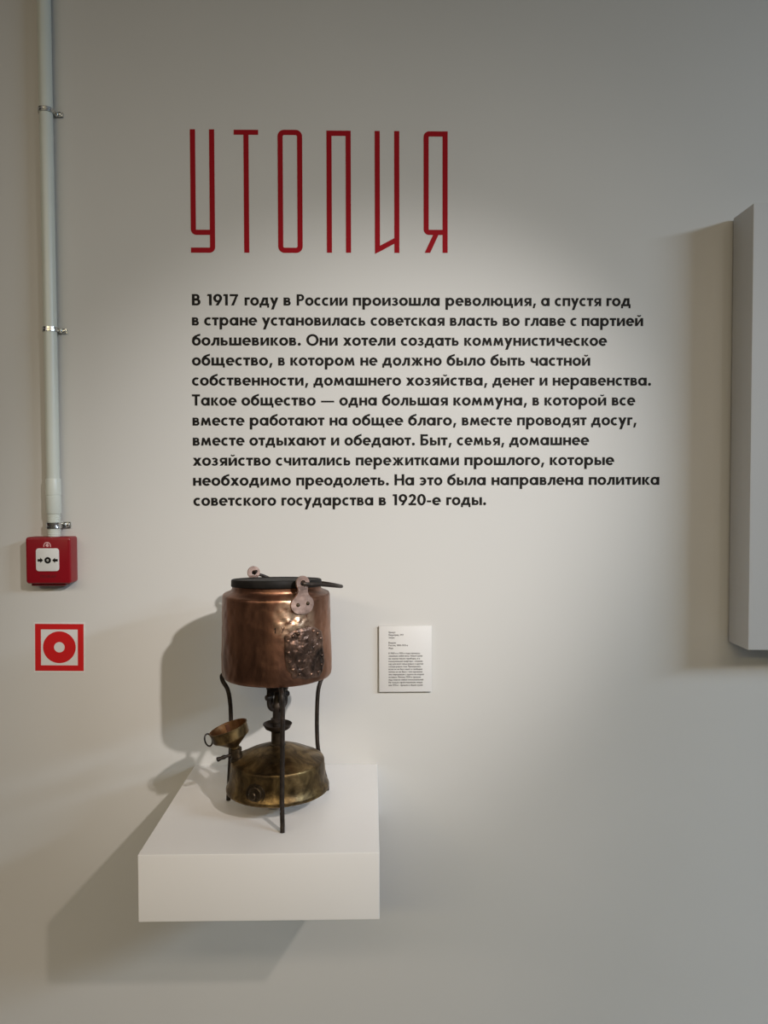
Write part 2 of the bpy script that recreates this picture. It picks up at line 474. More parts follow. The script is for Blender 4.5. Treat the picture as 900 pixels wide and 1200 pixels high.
# gentle dents
nv = []
for (x, d, v) in b.v:
    dx, dd = x - XC, d - DC; r = math.hypot(dx, dd)
    if r > 50:
        n_ = noise.noise(Vector((dx * 0.045, dd * 0.045, v * 0.035))) * 0.9
        if 54 < r < 57 and 107 < v < 187:
            az_ = math.degrees(math.atan2(dx, dd))
            n_ += pot_bulge(az_, v)
            g_ = math.exp(-((az_ - 27) / 15) ** 2 - ((v - 132) / 20) ** 2)
            n_ += g_ * (1.9 * noise.noise(Vector((dx * 0.15, dd * 0.15, v * 0.12 + 3))) + 1.2 * noise.noise(Vector((dx * 0.38, dd * 0.38, v * 0.33))))
            n_ += 0.35 * noise.noise(Vector((dx * 0.17, dd * 0.17, v * 0.13 + 9)))
        k = (r + n_) / r; x, d = XC + dx * k, DC + dd * k
    nv.append((x, d, v))
b.v = nv
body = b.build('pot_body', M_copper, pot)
b = MB()
lt = rad(4.0)
b.lathe([(0, -2.4), (43.0, -2.4), (43.2, -4.4), (45.0, -4.4), (45.4, -3.8), (45.3, 1.6), (44.8, 2.6), (43.9, 3.0), (43.0, 2.8), (42.2, 2.0), (30, 2.2), (0, 2.6)],
        (XC, DC, 94.2), (0, -math.sin(lt), -math.cos(lt)), seg=96)
b.build('lid', M_lid, pot)

EAZ = 33.0
def ear(az):
    """Riveted lug: broad lobed foot on the body, narrow neck, eye at the top."""
    n = Vector((math.sin(rad(az)), math.cos(rad(az)), 0)); s = Vector((math.cos(rad(az)), -math.sin(rad(az)), 0))
    out = []
    half = [(0, 119.6), (4.2, 119.2), (7.6, 117.6), (10.2, 114.6), (11.2, 111), (10.8, 107.8), (9.4, 105.4), (6.8, 103.2), (4.9, 100.6), (4.1, 97.4), (4.6, 94.6), (6.2, 92.6), (6.9, 89.6), (6.2, 86.4), (4.2, 84.2), (0, 83.2)]
    pts = half + [(-x, v) for x, v in reversed(half[1:-1])]
    b = MB()
    c0 = Vector((XC, DC, 0))
    def bend(x, v, r):      # foot follows the round of the body, the neck stands straight
        if v > 100: a = x / r; return c0 + (n * math.cos(a) + s * math.sin(a)) * r + Vector((0, 0, v))
        return c0 + n * r + s * x + Vector((0, 0, v))
    # eye hole: build as ring (top) + plate (below)
    ro, ri = 56.9, 54.6
    m = len(pts)
    low = [p for p in pts if p[1] >= 93.2]
    # order low outline: right side going up, then left side going down
    right = [p for p in half if p[1] >= 93.2]
    left = [(-x, v) for x, v in reversed(right) if x > 0]
    poly = right + left
    # quad rows across the plate
    rows = []
    vlist = [119.6, 119.2, 117.6, 114.6, 111, 107.8, 105.4, 103.2, 100.6, 97.4, 94.6, 92.9]
    wl = [0.8, 5.0, 8.6, 11.2, 12.2, 11.9, 10.6, 8.0, 5.9, 5.0, 5.1, 5.9]
    K = 9
    vs = []
    for r in (ro, ri):
        for v, w in zip(vlist, wl):
            for k in range(K):
                vs.append(bend(-w + 2 * w * k / (K - 1), v, r))
    R = len(vlist); fs = []
    for q in range(2):
        for i in range(R - 1):
            for k in range(K - 1):
                a = q * R * K + i * K + k
                fs.append((a, a + 1, a + K + 1, a + K))
    H = R * K
    for i in range(R - 1):
        for k in (0, K - 1):
            a = i * K + k; fs.append((a, a + K, a + K + H, a + H))
    for i in (0, R - 1):
        for k in range(K - 1):
            a = i * K + k; fs.append((a, a + 1, a + 1 + H, a + H))
    b.add(vs, fs)
    # eye ring
    vs = []; fs = []
    for r in (ro, ri):
        for rr in (6.9, 2.7):
            for k in range(28):
                a = 2 * math.pi * k / 28
                vs.append(c0 + n * r + s * (rr * math.cos(a)) + Vector((0, 0, 89.9 + rr * math.sin(a))))
    for k in range(28):
        j = (k + 1) % 28
        fs += [(k, j, 28 + j, 28 + k), (56 + k, 84 + k, 84 + j, 56 + j), (k, 56 + k, 56 + j, j), (28 + k, 28 + j, 84 + j, 84 + k)]
    b.add(vs, fs)
    e = b.build('lug', M_ear, pot)
    for sx in (-5.3, 5.0):
        a = sx / 56.0
        p = c0 + (n * math.cos(a) + s * math.sin(a)) * 56.2 + Vector((0, 0, 110.5 - (0.8 if sx > 0 else 0)))
        b2 = MB()
        b2.lathe([(1.9, -0.5), (1.9, 0.9), (1.5, 1.6), (0.8, 2.0), (0, 2.1)], p, n * math.cos(a) + s * math.sin(a), 16)
        b2.build('rivet', M_bronze, e)
ear(EAZ); ear(EAZ + 180)

# bail handle lying over to the right
en = Vector((math.sin(rad(EAZ)), math.cos(rad(EAZ)), 0)); ep = Vector((math.cos(rad(EAZ)), -math.sin(rad(EAZ)), 0))
pts = []
c0 = Vector((XC, DC, 0))
pts.append(c0 + en * 51.5 + ep * 1.5 + Vector((0, 0, 88.4)))
for i in range(0, 25):
    th = math.pi * i / 24
    rr = 66 if 2 < i < 22 else 64
    drop = 11.5 * math.sin(th) if th < math.pi / 2 else 9.0 * min(1, (math.pi - th) / 0.3) + 2.5 * math.sin(th)
    pts.append(c0 + en * (58.5 * math.cos(th)) + ep * (rr * math.sin(th) ** 0.8) + Vector((0, 0, 90.2 + drop)))
pts.append(c0 - en * 51.5 + ep * 1.5 + Vector((0, 0, 88.4)))
b = MB(); b.tube(pts, 1.75, 10, 3)
b.build('bail_handle', M_iron, pot)

# repair patch with rivets low on the right of the body
def patch_edge(s):     # s 0..1 round the outline -> (azimuth, v)
    a = 2 * math.pi * s
    ca, sa = math.cos(a), math.sin(a)
    p = 0.62
    x = math.copysign(abs(ca) ** p, ca); y = math.copysign(abs(sa) ** p, sa)
    w = 1 + 0.10 * noise.noise(Vector((ca * 2.6, sa * 2.6, 2.0)))
    return 38 + 23.5 * x * w + 2.5 * y, 158 + 25 * y * w
b = MB()
NR, NS = 26, 96
vs = []
for i in range(NR + 1):
    f = i / NR
    for k in range(NS):
        aa, vv = patch_edge(k / NS)
        aa = 38 + (aa - 38) * f; vv = 158 + (vv - 158) * f
        h = 0.9 + 0.75 * noise.noise(Vector((aa * 0.28, vv * 0.22, 0))) + 0.5 * noise.noise(Vector((aa * 0.7, vv * 0.6, 5)))
        if i >= NR - 1: h = -0.6 if i == NR else max(0.5, h * 0.7)
        vs.append(pol(55.5 + pot_bulge(aa, vv) + max(0.2, h), aa, vv))
fs = []
for i in range(NR):
    for k in range(NS):
        k2 = (k + 1) % NS
        fs.append((i * NS + k, i * NS + k2, (i + 1) * NS + k2, (i + 1) * NS + k))
b.add(vs, fs)
patch = b.build('repair_patch', M_patch, pot)
random.seed(4)
for k in range(13):
    aa, vv = patch_edge((k + 0.35 + random.uniform(-.28, .28)) / 13)
    aa = 38 + (aa - 38) * 0.84; vv = 158 + (vv - 158) * 0.84
    ax = Vector((math.sin(rad(aa)), math.cos(rad(aa)), 0))
    b = MB()
    q_ = pot_bulge(aa, vv)
    b.lathe([(1.9, 54.8 + q_), (1.9, 56.8 + q_), (1.4, 57.4 + q_), (0.7, 57.6 + q_), (0, 57.65 + q_)], (XC, DC, vv), ax, 14)
    b.build('rivet', M_patch, patch)
# stamped marks left of the patch
b = MB()
def mark(p, q_, w=0.55):
    v0, v1 = Vector(pol(55.1 + pot_bulge(*p), *p)), Vector(pol(55.1 + pot_bulge(*q_), *q_))
    b.tube([v0, v1], w, 6, 1)
mark((5.5, 131.5), (5.5, 136.5), .4); mark((4.6, 132.6), (5.5, 131.5), .4)
mark((11.5, 131.0), (12.9, 133.8), .4); mark((14.2, 130.8), (12.0, 136.2), .4)
b.build('stamped_mark', M_lid, body)

# ------------------------------------------------------------------ lettering
X, K, W, H = 9.25, 13.0, 2.95, 2.4       # x-height, cap height, upright and level stroke (in u)
RX, RY = 4.95, 4.85                       # round letters

class G:
    """One letter: shapes in (x to the right, y up)."""
    def __init__(self): self.s = []
    def r(self, x0, y0, x1, y1): self.s.append(('p', [(x0, y0), (x1, y0), (x1, y1), (x0, y1)])); return self
    def p(self, *pts): self.s.append(('p', list(pts))); return self
    def diag(self, x0, y0, x1, y1, w):        # stroke with level ends, horizontal width w
        return self.p((x0 - w / 2, y0), (x0 + w / 2, y0), (x1 + w / 2, y1), (x1 - w / 2, y1))
    def a(self, cx, cy, rx, ry, a0=0, a1=360, w=W, h=H, n=None):
        n = n or max(6, int(abs(a1 - a0) / 12))
        o = arc_pts(cx, cy, rx, ry, a0, a1, n); i = arc_pts(cx, cy, rx - w, ry - h, a0, a1, n)
        self.s.append(('s', o, i, abs(a1 - a0) >= 360)); return self

def bowl_r(g, x0, x1, y0, y1, h=H, w=W):
    """Closed right-hand bowl between two level strokes starting at x0."""
    ry = (y1 - y0) / 2; cx = x1 - ry * 1.02
    g.r(x0, y0, cx, y0 + h); g.r(x0, y1 - h, cx, y1)
    g.a(cx, (y0 + y1) / 2, x1 - cx, ry, -90, 90, w, h)

def low(ch, X=X):
    g = G(); m = X / 2
    if ch == 'а': g.a(RX, m, RX, RY).r(2*RX - W + .5, 0, 2*RX + .5, X); return g, 2*RX + .5
    if ch == 'б': g.a(5, m, 5, RY).a(7.6, 6.0, 7.5, 6.6, 108, 178, W, H + .1).p((5.0, 10.1), (5.6, 12.5), (9.4, 13.6), (9.4, 11.3)); return g, 10
    if ch == 'в':
        g.r(0, 0, W, X); bowl_r(g, W - .5, 7.3, X*.49 - .35, X, 2.0, 2.5); bowl_r(g, W - .5, 8.0, 0, X*.49 + 1.1, 2.1, 2.6); return g, 8.0
    if ch == 'г': g.r(0, 0, W, X).r(W, X - H, 6.1, X); return g, 6.1
    if ch == 'д':
        g.r(0, 0, 11.2, H).r(0, -2.4, 2.3, 0).r(8.9, -2.4, 11.2, 0).r(7.0, H, 7.0 + W, X).r(3.7, X - H, 7.0, X)
        g.p((1.3, H), (4.1, H), (6.2, X - H), (3.7, X)); return g, 11.2
    if ch == 'е': g.a(4.95, m, 4.95, RY, 0, 318).p((2, 3.7), (9.9, 3.7), (9.9, 5.0), (9.85, 5.4), (2, 5.4)); return g, 9.8
    if ch == 'ж':
        g.r(5.6, 0, 5.6 + W, X)
        for s in (1, -1):
            f = lambda x: 6.97 + s * x
            g.p((f(.8), m), (f(3.6), m + .6), (f(6.7), X), (f(3.4), X)); g.p((f(.8), m + .4), (f(3.4), m), (f(6.9), 0), (f(3.5), 0))
        return g, 13.9
    if ch == 'з': g.a(3.4, X - 2.55, 3.5, 2.65, -90, 160, 2.6, 2.0).a(3.4, 2.75, 3.9, 2.9, -160, 90, 2.6, 2.1).r(2.2, 3.9, 3.6, 5.7); return g, 7.3
    if ch in 'ий':
        g.r(0, 0, W, X).r(6.75, 0, 6.75 + W, X).p((W, 0), (W, 3.3), (6.75, X), (6.75, X - 3.3))
        if ch == 'й': g.a(4.85, 13.2, 2.7, 2.5, 200, 340, 1.5, 1.5)
        return g, 9.7
    if ch == 'к': g.r(0, 0, W, X).p((W, m - .3), (W + .5, m + 1.2), (5.4, X), (8.8, X), (5.3, m)).p((W, m), (5.3, m + .2), (9.3, 0), (5.9, 0)); return g, 9.2
    if ch == 'л': g.r(6.4, 0, 6.4 + W, X).r(3.0, X - H, 6.4, X).p((3.0, X), (5.3, X - H), (4.9, 4.2), (3.9, 1.2), (2.2, -.1), (0, -.1), (0, 2.1), (1.4, 2.5), (2.4, 4.6)); return g, 9.15
    if ch == 'м': g.p((0, 0), (1.5, X), (3.9, X), (2.75, 0)).p((11.9, 0), (10.4, X), (8.0, X), (9.15, 0)).p((1.8, X), (3.9, X), (6.9, 2.9), (5.95, .6), (5.0, .6)).p((10.1, X), (8.0, X), (5.0, 2.9), (5.95, .6), (6.9, .6)); return g, 11.9
    if ch == 'н': g.r(0, 0, W, X).r(6.4, 0, 6.4 + W, X).r(W, m - 1, 6.4, m + 1.25); return g, 9.15
    if ch == 'о': g.a(5.05, m, 5.05, RY); return g, 10.1
    if ch == 'п': g.r(0, 0, W, X).r(6.3, 0, 6.3 + W, X).r(W, X - H, 6.3, X); return g, 9.05
    if ch == 'р': g.r(0, -4.6, W, X).a(RX + .5, m, RX, RY); return g, 2*RX + .5
    if ch == 'с': g.a(4.95, m, 4.95, RY, 52, 308); return g, 8.1
    if ch == 'т': g.r(0, X - H, 7.8, X).r(2.52, 0, 2.52 + W, X - H); return g, 7.8
    if ch == 'у': g.p((6.6, X), (9.8, X), (4.3, -4.6), (1.2, -4.6)).p((0, X), (3.2, X), (5.8, 3.2), (4.2, -.4)); return g, 9.8
    if ch == 'х': g.p((.2, X), (3.6, X), (10.0, 0), (6.5, 0)).p((6.4, X), (9.8, X), (3.5, 0), (0, 0)); return g, 10.0
    if ch == 'ц': g.r(0, 0, W, X).r(6.3, 0, 6.3 + W, X).r(W, 0, 6.3, H).r(8.3, -2.4, 10.6, H); return g, 10.6
    if ch == 'ч': g.r(6.1, 0, 6.1 + W, X).r(0, 6.2, W, X).a(4.2, 6.4, 4.2, 3.4, 180, 270).r(4.1, 3.0, 6.1, 5.25); return g, 8.85
    if ch in 'шщ':
        g.r(0, 0, W, X).r(5.35, 0, 5.35 + W, X).r(10.7, 0, 10.7 + W, X).r(W, 0, 10.7, H)
        if ch == 'щ': g.r(12.8, -2.4, 15.0, H); return g, 15.0
        return g, 13.45
    if ch in 'ьы':
        g.r(0, 0, W, X); bowl_r(g, W - .5, 8.0, 0, 6.0, 2.1, 2.6)
        if ch == 'ы': g.r(9.0, 0, 9.0 + W, X); return g, 11.75
        return g, 8.0
    if ch == 'э': g.a(3.2, m, 4.95, RY, -132, 132).r(2.2, 3.6, 7.0, 5.4); return g, 8.15
    if ch == 'ю': g.r(0, 0, W, X).r(W, m - 1, 5.0, m + 1.2).a(9.3, m, 4.95, RY); return g, 14.25
    if ch == 'я': g.r(5.9, 0, 5.9 + W, X).p((5.9, 3.2), (5.9, 5.3), (4.6, 5.0), (0, 0), (3.3, 0)); 
    if ch == 'я':
        ry = 3.05; cx = .3 + ry
        g.r(cx, X - 2*ry, 6.4, X - 2*ry + 2.0).r(cx, X - 2.0, 6.4, X).a(cx, X - ry, ry, ry, 90, 270, 2.6, 2.0); return g, 8.65
    return None

def glyph(ch):
    if ch == ' ': return G(), 4.2
    if ch == '.': g = G(); g.a(1.75, 1.55, 1.75, 1.75, 0, 360, 1.74, 1.74); return g, 3.5
    if ch == ',': g = G(); g.p((1.2, 2.9), (3.9, 2.9), (2.1, -2.6), (0, -2.6)); return g, 3.6
    if ch == '-': g = G(); g.r(0, 3.4, 4.9, 5.6); return g, 4.9
    if ch == '–': g = G(); g.r(0, 3.5, 7.5, 5.3); return g, 7.5
    if ch == '—': g = G(); g.r(0, 3.6, 15.5, 5.6); return g, 15.5
    g = G()
    if ch == 'В': g.r(0, 0, W, K); bowl_r(g, W - .5, 8.4, 6.0, K, 2.2, 2.8); bowl_r(g, W - .5, 9.4, 0, 8.0 - .2, 2.3, 2.9); return g, 9.4
    if ch == 'Б': g.r(0, 0, W, K).r(W, K - H, 8.6, K); bowl_r(g, W - .5, 9.4, 0, 8.0, 2.3, 2.9); return g, 9.4
    if ch == 'Р': g.r(0, 0, W, K); bowl_r(g, W - .5, 9.0, 5.2, K, 2.2, 2.8); return g, 9.0
    if ch == 'О': g.a(7.0, K/2, 7.0, 6.85, 0, 360, 2.9, 2.5); return g, 14
    if ch == 'Т': g.r(0, K - H, 9.6, K).r(3.4, 0, 3.4 + W + .1, K - H); return g, 9.6
    if ch == 'Н': g.r(0, 0, W, K).r(8.2, 0, 8.2 + W, K).r(W, 5.6, 8.2, 7.9); return g, 10.95
    if ch == 'П': g.r(0, 0, W, K).r(7.6, 0, 7.6 + W, K).r(W, K - H, 7.6, K); return g, 10.35
    if ch == 'Ч': g.r(7.2, 0, 7.2 + W, K).r(0, 8.6, W, K).a(4.8, 8.8, 4.8, 4.2, 180, 270).r(4.7, 4.6, 7.2, 6.9); return g, 9.95
    if ch == 'Л': g.p((0, 0), (4.2, K), (7.2, K), (2.9, 0)).p((11.4, 0), (7.2, K), (4.2, K), (8.5, 0)); return g, 11.4
    if ch == 'М': g.p((0, 0), (1.8, K), (4.5, K), (2.9, 0)).p((14, 0), (12.2, K), (9.5, K), (11.1, 0)).p((2.2, K), (4.5, K), (7.9, 4), (7, 1), (6.1, 1)).p((11.8, K), (9.5, K), (6.1, 4), (7, 1), (7.9, 1)); return g, 14
    if ch == 'И': g.r(0, 0, W, K).r(8.2, 0, 8.2 + W, K).p((W, 0), (W, 3.6), (8.2, K), (8.2, K - 3.6)); return g, 10.95
    if ch == 'А': g.p((0, 0), (4.4, K), (7.0, K), (2.9, 0)).p((11.4, 0), (7.0, K), (4.4, K), (8.5, 0)).r(3, 3, 8.4, 5.2); return g, 11.4
    if ch == 'Ж':
        g.r(6.3, 0, 6.3 + W, K)
        for s in (1, -1):
            f = lambda x: 7.67 + s * x
            g.p((f(.8), 6.4), (f(3.6), 7), (f(7.2), K), (f(3.9), K)); g.p((f(.8), 7), (f(3.4), 6.6), (f(7.6), 0), (f(4.1), 0))
        return g, 15.3
    if ch == '1': g.p((2.2, 0), (2.2 + W, 0), (2.2 + W, K), (.6, K), (0, K - 2.2), (2.2, K - 2.2)); return g, 2.8 + W
    if ch == '9': g.a(4.9, 8.35, 4.9, 4.85).p((5.2, 4.6), (9.2, 6.1), (5.6, 0), (2.4, 0)); return g, 9.8
    if ch == '7': g.r(0, K - H, 9.2, K).p((6.1, K - H), (9.2, K - .5), (4.6, 0), (1.5, 0)); return g, 9.2
    if ch == '2': g.a(4.5, 8.9, 4.2, 4.3, -38, 170).p((7.8, 6.3), (5.4, 7.6), (.2, 0), (3.6, 1.2)).r(.2, 0, 8.9, H); return g, 8.9
    if ch == '0': g.a(4.9, K/2, 4.9, 6.75); return g, 9.8
    t = low(ch)
    if t: return t
    return glyph('-')

ROUND = set('абеосэОю09р.')
def layout(text, track=1.55):
    x = 0; out = []; prev = None
    for ch in text:
        g, w = glyph(ch)
        if prev is not None:
            gap = track
            for c, side in ((prev, 1), (ch, 0)):
                if c == ' ': gap -= .35
                elif side == 1 and c in 'обеюО09': gap -= .45
                elif side == 0 and c in 'абоесэО09': gap -= .45
                elif c in 'утгхк' and not (side == 0 and c in 'гк'): gap -= .6
                elif side == 0 and c in 'лдз': gap -= .5
            x += gap
        out.append((g, x)); x += w; prev = ch
    return out, x

def write(mb, text, x0, x1, vbase, size, d0, th):
    """Lay a line of text between x0 and x1 (u) on a baseline."""
    items, w = layout(text)
    sx = (x1 - x0) / w
    for g, gx in items:
        for k, s in enumerate(g.s):
            f = lambda p: (x0 + (gx + p[0]) * sx, vbase - p[1] * size)
            d1 = d0 + th * (1 + 0.06 * k)
            if s[0] == 'p': mb.prism([f(p) for p in s[1]], d0, d1)
            elif s[3]: mb.strip([f(p) for p in s[1][:-1]], [f(p) for p in s[2][:-1]], d0, d1, True)
            else: mb.strip([f(p) for p in s[1]], [f(p) for p in s[2]], d0, d1)
    return sx

LINES = [      # text, start of each word, end of the line
    ('В 1917 году в России произошла революция, а спустя год', [225.0, 242.7, 286.7, 332.3, 347.7, 413.7, 522.0, 634.0, 650.0, 710.7], 738.9),
    ('в стране установилась советская власть во главе с партией', [225.0, 239.3, 307.0, 434.3, 527.3, 589.3, 615.3, 668.3, 681.7], 753.6),
    ('большевиков. Они хотели создать коммунистическое', [225.0, 359.0, 402.0, 469.7, 544.0], 711.2),
    ('общество, в котором не должно было быть частной', [225.0, 326.0, 340.3, 422.3, 448.0, 523.3, 574.7, 621.7], 691.6),
    ('собственности, домашнего хозяйства, денег и неравенства.', [225.0, 367.3, 475.7, 577.0, 632.3, 647.7], 762.8),
    ('Такое общество — одна большая коммуна, в которой все', [225.0, 283.0, 376.3, 397.7, 447.7, 531.3, 624.0, 638.0, 717.0], 744.3),
    ('вместе работают на общее благо, вместе проводят досуг,', [225.7, 292.7, 386.3, 413.0, 478.3, 541.3, 606.0, 692.7], 745.6),
    ('вместе отдыхают и обедают. Быт, семья, домашнее', [226.0, 292.3, 388.0, 403.7, 492.7, 535.3, 596.7], 690.2),
    ('хозяйство считались пережитками прошлого, которые', [226.0, 323.3, 417.0, 544.3, 644.3], 719.6),
    ('необходимо преодолеть. На это была направлена политика', [226.3, 347.3, 462.3, 491.7, 524.0, 576.0, 690.0], 772.6),
    ('советского государства в 1920-е годы.', [226.7, 330.0, 444.0, 460.0, 523.0], 569.6)]
bx, bv = at(225, 593)
para = thing('wall_text', (bx, 0, bv), 'eleven lines of bold black lettering applied to the wall under the red title', 'text')
for i, (txt, starts, end) in enumerate(LINES):
    py = 357.9 + 23.48 * i
    _, v0 = at(starts[0], py)
    mb = MB()
    xs = [at(p, py)[0] for p in starts] + [at(end, py)[0]]
    words = txt.split()
    nat = [layout(w)[1] for w in words]
    base = (xs[-1] - xs[0]) / layout(txt)[1]
    for k, w in enumerate(words):
        if k < len(words) - 1:
            full = layout(w + ' ' + words[k + 1])[1] - nat[k + 1]
            sc = (xs[k + 1] - xs[k]) / full
            sc = min(max(sc, base * 0.955), base * 1.045)
        else:
            sc = (xs[-1] - xs[k]) / nat[k]
        write(mb, w, xs[k], xs[k] + nat[k] * sc, v0, 1.0, 0.0, 0.22)
    mb.build('text_line', M_black, para, smooth=False)

# red title
tx, tv = at(222, 296)
title = thing('wall_title', (tx, 0, tv), 'tall thin red title lettering on the wall above the black text', 'title')
TS = 5.9
_, vt0 = at(236, 151.5); _, vt1 = at(236, 296.2)
TT, TB = vt0, vt1
def vspan(px, yt, yb): return at(px, yt)[1], at(px, yb)[1]
D0, D1 = 0.0, 0.3
def rrect(xa, xb, va, vb, r, n=6):
    pts = []
    for cx, cy, a0 in ((xb - r, va + r, -90), (xb - r, vb - r, 0), (xa + r, vb - r, 90), (xa + r, va + r, 180)):
        pts += arc_pts(cx, cy, r, r, a0, a0 + 90, n)
    return pts
def title_letter(which, pl, pr, yt, yb):
    pm = (pl + pr) / 2
    ym = (yt + yb) / 2
    xa, _ = at(pl, ym); xb, _ = at(pr, ym); va, vb = vspan(pm, yt, yb)
    m = MB(); s = TS; R = 6.5
    rect = lambda x0, x1, v0, v1: m.prism([(x0, v0), (x1, v0), (x1, v1), (x0, v1)], D0, D1)
    if which == 'У':
        vh = va + (vb - va) * 0.855          # bottom of the upper bowl
        # left upright, curved corner, level stroke
        rect(xa, xa + s, va, vh - R)
        m.strip(arc_pts(xa + R, vh - R, R, R, 180, 90, 8), arc_pts(xa + R, vh - R, R - s, R - s, 180, 90, 8), D0, D1)
        rect(xa + R, xb - s, vh - s, vh)
        rect(xb - s, xb, va, vb - R)
        m.strip(arc_pts(xb - R, vb - R, R, R, 0, 90, 8), arc_pts(xb - R, vb - R, R - s, R - s, 0, 90, 8), D0, D1)
        rect(xa, xb - R, vb - s, vb)
    elif which == 'Т':
        xm = (xa + xb) / 2
        rect(xa, xb, va, va + s - .3); rect(xm - s / 2, xm + s / 2, va + s - .3, vb)
    elif which == 'О':
        m.strip(rrect(xa, xb, va, vb, 7.5), rrect(xa + s, xb - s, va + s, vb - s, 1.8), D0, D1, True)
    elif which == 'П':
        rect(xa, xa + s, va, vb); rect(xb - s, xb, va, vb); rect(xa + s, xb - s, va, va + s)
    elif which == 'И':
        rect(xb - s, xb, va, vb)
        m.prism([(xa, va), (xa + s, va), (xa + s, vb - 6.5), (xa + s, vb - 1.6), (xa, vb + 1.2)], D0, D1)
        m.prism([(xa + s, vb - 8.2), (xb - s, vb - 17), (xb - s, vb - 10.6), (xa + s, vb - 1.6)], D0, D1)
    elif which == 'Я':
        vh = va + (vb - va) * 0.852
        rect(xb - s, xb, va, vb)
        rect(xa + R, xb - s, va, va + s); rect(xa + R, xb - s, vh - s, vh)
        rect(xa, xa + s, va + R, vh - R)
        m.strip(arc_pts(xa + R, va + R, R, R, 180, 270, 8), arc_pts(xa + R, va + R, R - s, R - s, 180, 270, 8), D0, D1)
        m.strip(arc_pts(xa + R, vh - R, R, R, 180, 90, 8), arc_pts(xa + R, vh - R, R - s, R - s, 180, 90, 8), D0, D1)
        m.prism([(xa + 11, vh), (xa + 17.2, vh), (xa + 7.6, vb), (xa + 1.2, vb)], D0, D1)
    m.build('letter', M_red, title, smooth=False)
title_letter('У', 223.2, 251.6, 151.6, 296.2)
title_letter('Т', 274.4, 303.0, 152.2, 296.2)
title_letter('О', 325.6, 354.4, 152.2, 296.4)
title_letter('П', 382.8, 411.2, 153.2, 296.2)
title_letter('И', 439.2, 468.0, 153.6, 296.4)
title_letter('Я', 496.4, 524.6, 154.0, 296.4)

# ------------------------------------------------------------------ caption card
xa, va = at(444.2, 733.6, 4); xb, vb = at(505.8, 810.4, 4)
card = thing('caption_card', ((xa + xb) / 2, 0, vb), 'small white caption card on the wall to the right of the copper pot', 'label')
b = MB(); b.box(xa, xb, 1.2, 4.4, va, vb); b.build('card_plate', M_card, card, bevel=0.3, bseg=2)
b = MB(); b.box(xa + 3, xb - 3, 0, 1.2, va + 3, vb - 3); b.build('card_mount', M_cardedge, card, smooth=False)
CARD = [('Примус', 742.0, 463.4), ('Петроград, 1917', 745.1, 472.9), ('Латунь', 748.2, 462.4),
        ('Бидон', 754.3, 463.9), ('Россия, 1900–1910-е', 757.3, 478.0), ('Медь', 760.5, 460.8),
        ('В 1900-е и 1910-е годы примусы', 766.6, 492.0), ('заменили собой печи. Новые кухни', 769.7, 495.0), ('не имели такого прибора, и в', 772.8, 492.0),
        ('коммунальной квартире. Готовили', 775.9, 495.2), ('еду для всей семьи рядом и другие', 779.0, 496.0), ('соседи рядом стоя. Приходилось', 782.1, 493.2),
        ('если он не был занят и свободно', 785.2, 495.0), ('потом он не был с того времени', 788.3, 495.0), ('они передавали с одного на второй', 791.4, 496.6),
        ('оставил. Потому 1920-е прошли', 794.5, 493.0), ('под знаком новой коммунальной', 797.6, 496.0), ('Не только приготовление пищи', 800.7, 495.0), ('или 1910-е – прошло в общей кухне', 803.9, 495.4)]
b = MB()
for txt, py, pr in CARD:
    x0, v0 = at(455.4, py, 4.4); x1, _ = at(pr, py, 4.4)
    write(b, txt, x0, x1, v0, 0.155, 4.4, 0.06)
b.build('caption_print', M_ink, card, smooth=False)

# ------------------------------------------------------------------ conduit, clips
CD = 9.8
def cpt(px, py, d=CD):
    x, v = at(px, py, d); return (x, d, v)
p_top, p_mid = cpt(50.2, -60), cpt(62.6, 575)
q0 = Vector(p_top); q1 = Vector(p_mid); qd = (q1 - q0).normalized()
q0 = q0 - qd * 380
def along(py):
    """Point of the pipe axis at a photo height."""
    lo, hi = 0.0, 1600.0
    tgt = at(60, py, CD)[1]
    t = (tgt - q0.z) / qd.z
    return q0 + qd * t
x_, v_ = at(66, 628, CD)
conduit = thing('cable_conduit', (x_, CD, v_), 'pale grey plastic cable pipe running down the wall into the red alarm box', 'pipe')
b = MB(); b.tube([q0, along(581)], 7.4, 28, 1); b.build('pipe', M_pipe, conduit)
b = MB()
ca, cb = along(561), along(602)
L_ = (cb - ca).length
b.lathe([(7.3, 0), (8.2, 0), (8.4, .6), (8.4, L_*.46), (8.0, L_*.47), (8.0, L_*.5), (8.4, L_*.51), (8.4, L_ - .6), (8.0, L_), (6.4, L_)], ca, qd, 32)
b.build('coupling', M_pipe, conduit)
b = MB()
ca, cb = along(601), along(631)
L_ = (cb - ca).length; prof = [(0, 0)]
n = 14
for i in range(n):
    h = L_ * i / n; dh = L_ / n
    prof += [(6.9, h), (7.5, h + dh * .2), (7.5, h + dh * .55), (6.9, h + dh * .75)]
prof += [(6.9, L_), (0, L_)]
b.lathe(prof, ca, qd, 28); b.build('corrugated_sleeve', M_pipe, conduit)

